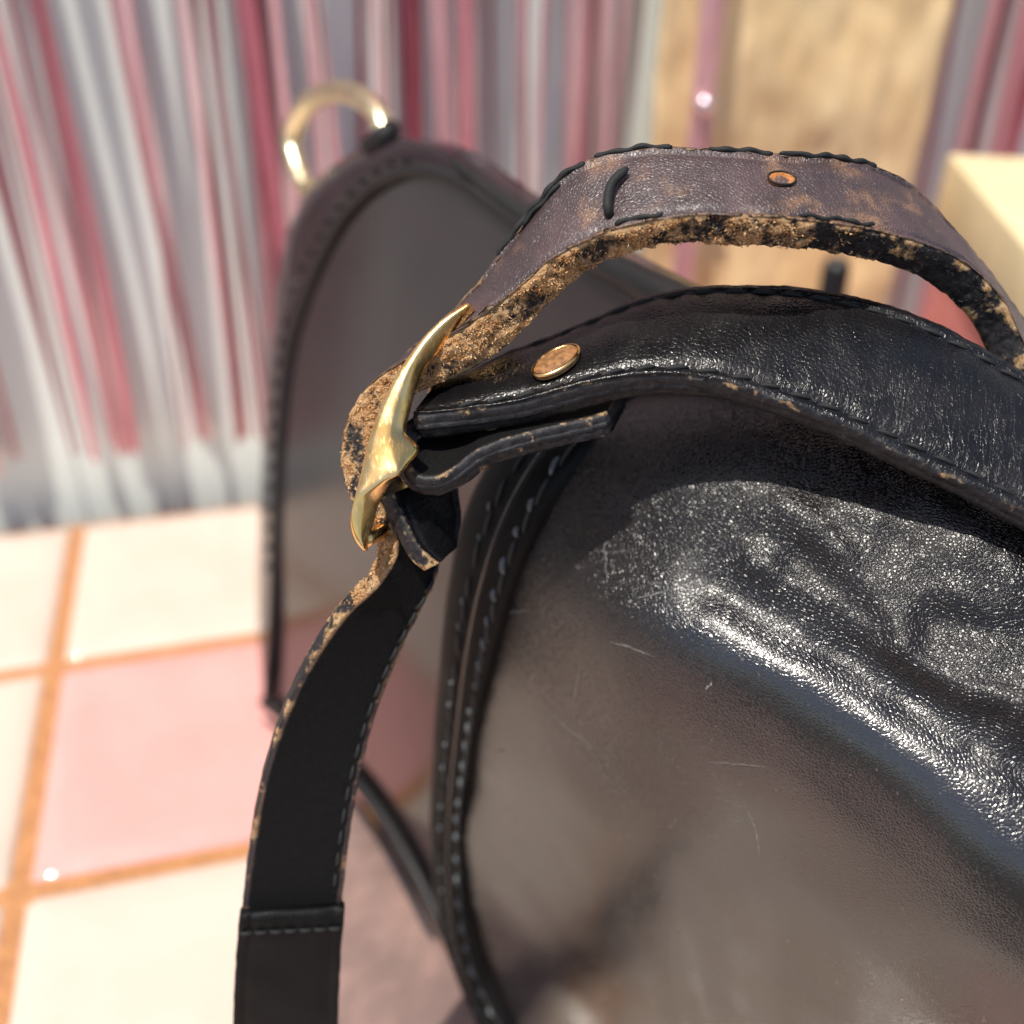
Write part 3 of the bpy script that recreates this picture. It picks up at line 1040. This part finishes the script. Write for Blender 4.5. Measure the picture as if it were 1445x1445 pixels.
lstrap = ls.build("riveted_strap", L_RIVET, bag, top=TOP2, groove=.0004)
# turned-back tab under it
ROWS3 = [
    (858, 598, .1265, 880, 560, .1365, 2.9, .35, .2),
    (820, 609, .1265, 845, 570, .1365, 2.9, .40, .3),
    (770, 620, .1262, 800, 580, .1365, 2.9, .45, .3),
    (720, 634, .1260, 755, 578, .1365, 2.9, .50, .3),
    (678, 650, .1260, 718, 580, .1365, 2.8, .48, .3),
    (648, 673, .1260, 694, 590, .1365, 2.7, .42, .3),
    (618, 688, .1262, 664, 598, .1365, 2.7, .36, .3),
    (588, 686, .1265, 638, 604, .1365, 2.7, .36, .3),
    (568, 662, .1270, 618, 600, .1370, 2.7, .36, .3),
    (566, 630, .1275, 614, 595, .1375, 2.7, .36, .3),
    (580, 610, .1278, 628, 572, .1378, 2.7, .36, .3),
]
s3 = stations(ROWS3)
tab = Strap(s3[0], s3[1], s3[2], [q * .35 for q in s3[3]], 120, s3[4])
tb = tab.build("folded_tab", L_RIVET, lstrap, top=1, groove=.0003)

# strap tip below the buckle
ROWS4 = [
    (545, 700, .1290, 640, 660, .1400, 2.4, .25, .2),
    (556, 728, .1285, 640, 690, .1395, 2.4, .25, .2),
    (570, 757, .1280, 642, 722, .1385, 2.4, .25, .2),
    (588, 785, .1278, 640, 752, .1375, 2.4, .3, .2),
    (608, 801, .1277, 636, 776, .1365, 2.3, .85, .4),
]
s4 = stations(ROWS4)
tip = Strap(s4[0], s4[1], s4[2], s4[3], 60, s4[4])
tip.build("strap_keeper", L_RIVET, bag, top=1)

# frayed fibres and flakes standing off the raw edge
def fibres(st, i_from, i_to, count, parent, mat, wmin=.5, seed=1, dark=False):
    r = np.random.default_rng(seed)
    V, F = [], []
    while len(F) < count:
        i = int(r.integers(i_from, i_to))
        if not dark and r.random() > (st.wear[i] - .42) * 1.7:
            continue
        c_ = r.uniform(-.9, .9)
        Wd = st.W[i] / st.Wl[i]
        p = st.A[i] + st.N[i] * c_ * st.th[i] * .47 + st.T[i] * r.uniform(-.0002, .0002)
        q = Vector(p)
        if (noise.noise(q * 330) < -.12) != dark and r.random() < (.6 if dark else .85):
            continue
        p = p - Wd * (.00034 * noise.noise(q * 700) + .00050 * noise.noise(q * 330) + .00036 * noise.noise(q * 1500)) * st.fray[i] + Wd * .0001
        d_ = nz(st.T[i] * r.normal() + st.N[i] * r.normal() * .6 - Wd * abs(r.normal()) * .35)
        s_ = nz(np.cross(d_, r.normal(size=3)))
        Ln = r.uniform(.00025, .00085) * (1 - .6 * abs(c_))
        wd_ = r.uniform(.00004, .00012)
        crl = nz(r.normal(size=3)) * Ln * .25
        b = len(V)
        V += [p - s_ * wd_, p + s_ * wd_, p + d_ * Ln * .5 + s_ * wd_ * .9 + crl, p + d_ * Ln * .5 - s_ * wd_ * .9 + crl, p + d_ * Ln]
        F += [(b, b + 1, b + 2, b + 3), (b + 3, b + 2, b + 4)]
    o = part("frayed_fibre", V, F, mat, parent, smooth=False)
    o["kind"] = "stuff"
    return o
def fibre_mat():
    b = NB("raw_leather_fibre")
    n = b.noise(900, 3)
    n2 = b.noise(4000, 2)
    col = b.mix(b.rng(n, .3, .7), c4(.52, .24, .07), c4(.78, .52, .27))
    col = b.mix(b.rng(n2, .56, .66), col, c4(.06, .05, .05))
    b.p(Base_Color=col, Roughness=.8)
    return b.m
FIB = fibre_mat()
FIB_D = plain("dyed_leather_fibre", (.03, .027, .028), .7, noise_scale=2500, var=.8)
ia = us.locate(1380, 420, 0, [0.0])[0]
ib = us.locate(484, 856, 0, [0.0])[0]
fibres(us, ia, ib, 24000, ustrap, FIB, seed=3)
fibres(us, ia, ib, 5000, ustrap, FIB_D, seed=5, dark=True)

# stitching along both edges of the lower strap
def stitch_row(st, u, side, i_a, i_b, step_m, me, parent, sc=1.0, th=1.0, lift=.00005):
    acc = 0
    last = st.surf(i_a, u, side)
    for i in range(i_a + 1, i_b):
        p = st.surf(i, u, side, lift)
        acc += np.linalg.norm(p - last)
        last = p
        if acc >= step_m:
            acc = 0
            put_stitch(me, p, st.T[i] + .08 * st.W[i] / st.Wl[i], st.N[i] * side, parent, sc, th)
ic = ls.locate(850, 530, TOP2, [.1])[0]
stitch_row(ls, .10, TOP2, 6, ls.n - 2, .0034, ST_BLACK, lstrap, 1.0, .72, -.00032)
stitch_row(ls, .90, TOP2, ic - 30, ls.n - 2, .0034, ST_BLACK, lstrap, 1.0, .72, -.00032)

# broken edge cord of the upper strap
def cord_on(st, u, side, xs, r0, name, parent, lift=.0001, wob=.00012):
    ia_, ib_ = sorted((st.locate(*xs[0], side, [u])[0], st.locate(*xs[1], side, [u])[0]))
    idx = list(range(ia_, ib_ + 1))
    p = np.array([st.surf(i, u + .012 * math.sin(i * .5), side, lift + wob * math.sin(i * .9)) for i in idx])
    r = np.full(len(p), r0)
    r *= 1 + .18 * np.sin(np.arange(len(p)) * 1.1)
    r[0] *= .5
    r[-1] *= .5
    v, f = tube(p, r, 8)
    return part(name, v, f, THREAD, parent)
cord_on(us, .965, TOPS, ((716, 372), (830, 240)), .00038, "edge_cord", ustrap)
cord_on(us, .965, TOPS, ((845, 232), (950, 222)), .00032, "edge_cord", ustrap)
cord_on(us, .965, TOPS, ((1000, 226), (1090, 230)), .00032, "edge_cord", ustrap)
cord_on(us, .965, TOPS, ((1100, 232), (1230, 255)), .00033, "edge_cord", ustrap)
cord_on(us, .90, TOPS, ((750, 330), (800, 275)), .00028, "edge_cord", ustrap)
cord_on(us, .09, TOPS, ((868, 320), (935, 300)), .00030, "edge_cord", ustrap)
cord_on(us, .09, TOPS, ((1130, 312), (1230, 325)), .00025, "edge_cord", ustrap)
i1, u1 = us.locate(862, 304, TOPS)
i2, u2 = us.locate(868, 268, TOPS)
i3, u3 = us.locate(888, 244, TOPS)
p = [us.surf(i1, u1, TOPS, -.0002), us.surf(i1, u1, TOPS, .0007), us.surf(i2, u2, TOPS, .0010), us.surf(i3, u3, TOPS, .0009)]
v, f = tube(even(p, 24), np.r_[np.full(20, .00058), [.00055, .0005, .0004, .0002]], 10)
part("loose_thread", v, f, THREAD, ustrap)

# punched hole, worn orange
def disc_on(st, x, y, side, rx, ry, dome, mat, name, parent, lift=0.0, n=28, rings=6, ang=0.0):
    i, u = st.locate(x, y, side)
    c_ = st.surf(i, u, side, lift)
    t_, w_, nn = st.T[i], nz(st.W[i]), st.N[i] * side
    vs = [c_ + nn * dome]
    for k in range(1, rings + 1):
        rr = k / rings
        for j in range(n):
            q = 2 * math.pi * j / n
            vs.append(c_ + t_ * rx * rr * math.cos(q) + w_ * ry * rr * math.sin(q) + nn * dome * math.sqrt(max(0, 1 - rr * rr)))
    b = len(vs)
    for j in range(n):
        q = 2 * math.pi * j / n
        vs.append(c_ + t_ * rx * math.cos(q) + w_ * ry * math.sin(q) - nn * .0008)
    f = [(0, 1 + j, 1 + (j + 1) % n) for j in range(n)]
    for k in range(rings):
        for j in range(n):
            a0 = 1 + k * n
            f.append((a0 + j, a0 + n + j, a0 + n + (j + 1) % n, a0 + (j + 1) % n))
    return part(name, vs, f, mat, parent), (i, u)
def ring_on(st, iu, side, rx, ry, r0, mat, name, parent, lift):
    i, u = iu
    c_ = st.surf(i, u, side, lift)
    t_, w_ = st.T[i], nz(st.W[i])
    p = np.array([c_ + t_ * rx * math.cos(q) + w_ * ry * math.sin(q) for q in np.linspace(0, 2 * math.pi, 41)])
    v, f = tube(p, r0, 8, False)
    return part(name, v, f, mat, parent)
hl, iu = disc_on(us, 1101, 254, TOPS, .0016, .0011, -.0004, HOLE, "punched_hole", ustrap, .0003)
ring_on(us, iu, TOPS, .0017, .0012, .00013, L_MATTE, "hole_rim", hl, .0003)
rv, iu = disc_on(ls, 786, 514, TOP2, .0029, .0026, .0005, WORN, "rivet", lstrap, .0008)
ring_on(ls, iu, TOP2, .0029, .0026, .00030, BRASS, "rivet_rim", rv, .0007)

# ------------------------------------------------------------------ buckle
BK = [((658, 427), (664, 430), (672, 441)), ((628, 446), (635, 450), (645, 468)), ((602, 470), (609, 476), (617, 500)), ((572, 508), (585, 510), (599, 522)),
      ((548, 550), (567, 550), (588, 550)), ((530, 590), (556, 588), (578, 586)), ((514, 640), (551, 626), (574, 610)), ((506, 675), (556, 648), (594, 633)),
      ((500, 700), (562, 666), (576, 658)), ((496, 716), (538, 682), (548, 690)), ((494, 736), (516, 704), (535, 713)), ((497, 753), (509, 736), (528, 738)),
      ((505, 768), (510, 760), (522, 760)), ((513, 777), (515, 775), (519, 777))]
nb = len(BK)
dep = np.interp(np.arange(nb), [0, 4, 8, 13], [.1254, .1238, .1226, .1238])
Lb = np.array([at(*BK[i][0], dep[i] + .0004) for i in range(nb)])
Mb = np.array([at(*BK[i][1], dep[i]) for i in range(nb)])
Rb = np.array([at(*BK[i][2], dep[i] + .0016) for i in range(nb)])
Bb = np.array([(0.5 * (Lb[i] + Rb[i])) + nz(at(*BK[i][1], 1.0) - CAM) * .0026 for i in range(nb)])
K = 8
NB_ = 90
curves = [cr(q, NB_) for q in (Lb, Mb, Rb, Bb)]
vs = []
for i in range(NB_):
    c0 = [q[i] for q in curves]
    loopv = []
    for a_ in range(4):
        p0, p1 = c0[a_], c0[(a_ + 1) % 4]
        ctr = sum(c0) / 4
        for s in (0.06, .35, .65, .94):
            q = p0 * (1 - s) + p1 * s
            bulge_ = .10 * math.sin(math.pi * s)
            loopv.append(q + (q - ctr) * bulge_ + .00005 * np.array(noise.noise_vector(Vector(q * 300))))
    vs += loopv
K = 16
f = gridf(NB_, K, True) + [tuple(range(K - 1, -1, -1)), tuple((NB_ - 1) * K + j for j in range(K))]
buckle = part("buckle", vs, f, BRASS, bag)
WBk = np.array([.004, .013, -.004])
ctrl = (curves[0] + curves[1] + curves[2] + curves[3]) / 4
v, f = tube(ctrl[3:-3] + WBk, .0013, 12)
part("far_bar", v, f, BRASS, buckle)
for nm, i in (("end_bar", 3), ("centre_bar", 52), ("end_bar", NB_ - 5)):
    q = np.array([ctrl[i] + WBk * s for s in np.linspace(.02, 1, 12)])
    v, f = tube(q, .0010, 12)
    part(nm, v, f, BRASS, buckle)

# ------------------------------------------------------------------ ring on the far corner
rc = onface(478, 214, -.003)
rcd = proj(rc)[2]
ringp = [(432, 268), (418, 232), (411, 200), (420, 168), (440, 142), (470, 130), (500, 133), (524, 150), (538, 172), (543, 196), (534, 232), (500, 262), (460, 276)]
rp = np.array([at(x, y, pd(x, y, -.006)) for x, y in ringp])
cen = rp.mean(0)
q = even(np.vstack([rp, rp[:1]]), 80)
v, f = tube(q[:-1], .0026, 14, False)
nq = 79
f = gridf(nq, 14, True) + [((nq - 1) * 14 + j, (nq - 1) * 14 + (j + 1) % 14, (j + 1) % 14, j) for j in range(14)]
part("ring", v, f, BRASS_OLD, bag)
# leather loop that holds it
lp = [onface(520, 208, -.002), onface(545, 188, -.003), onface(552, 184, -.008), onface(548, 205, -.012)]
v, f = tube(even(lp, 20), .0022, 12)
part("ring_loop", v, f, L_MATTE, bag)
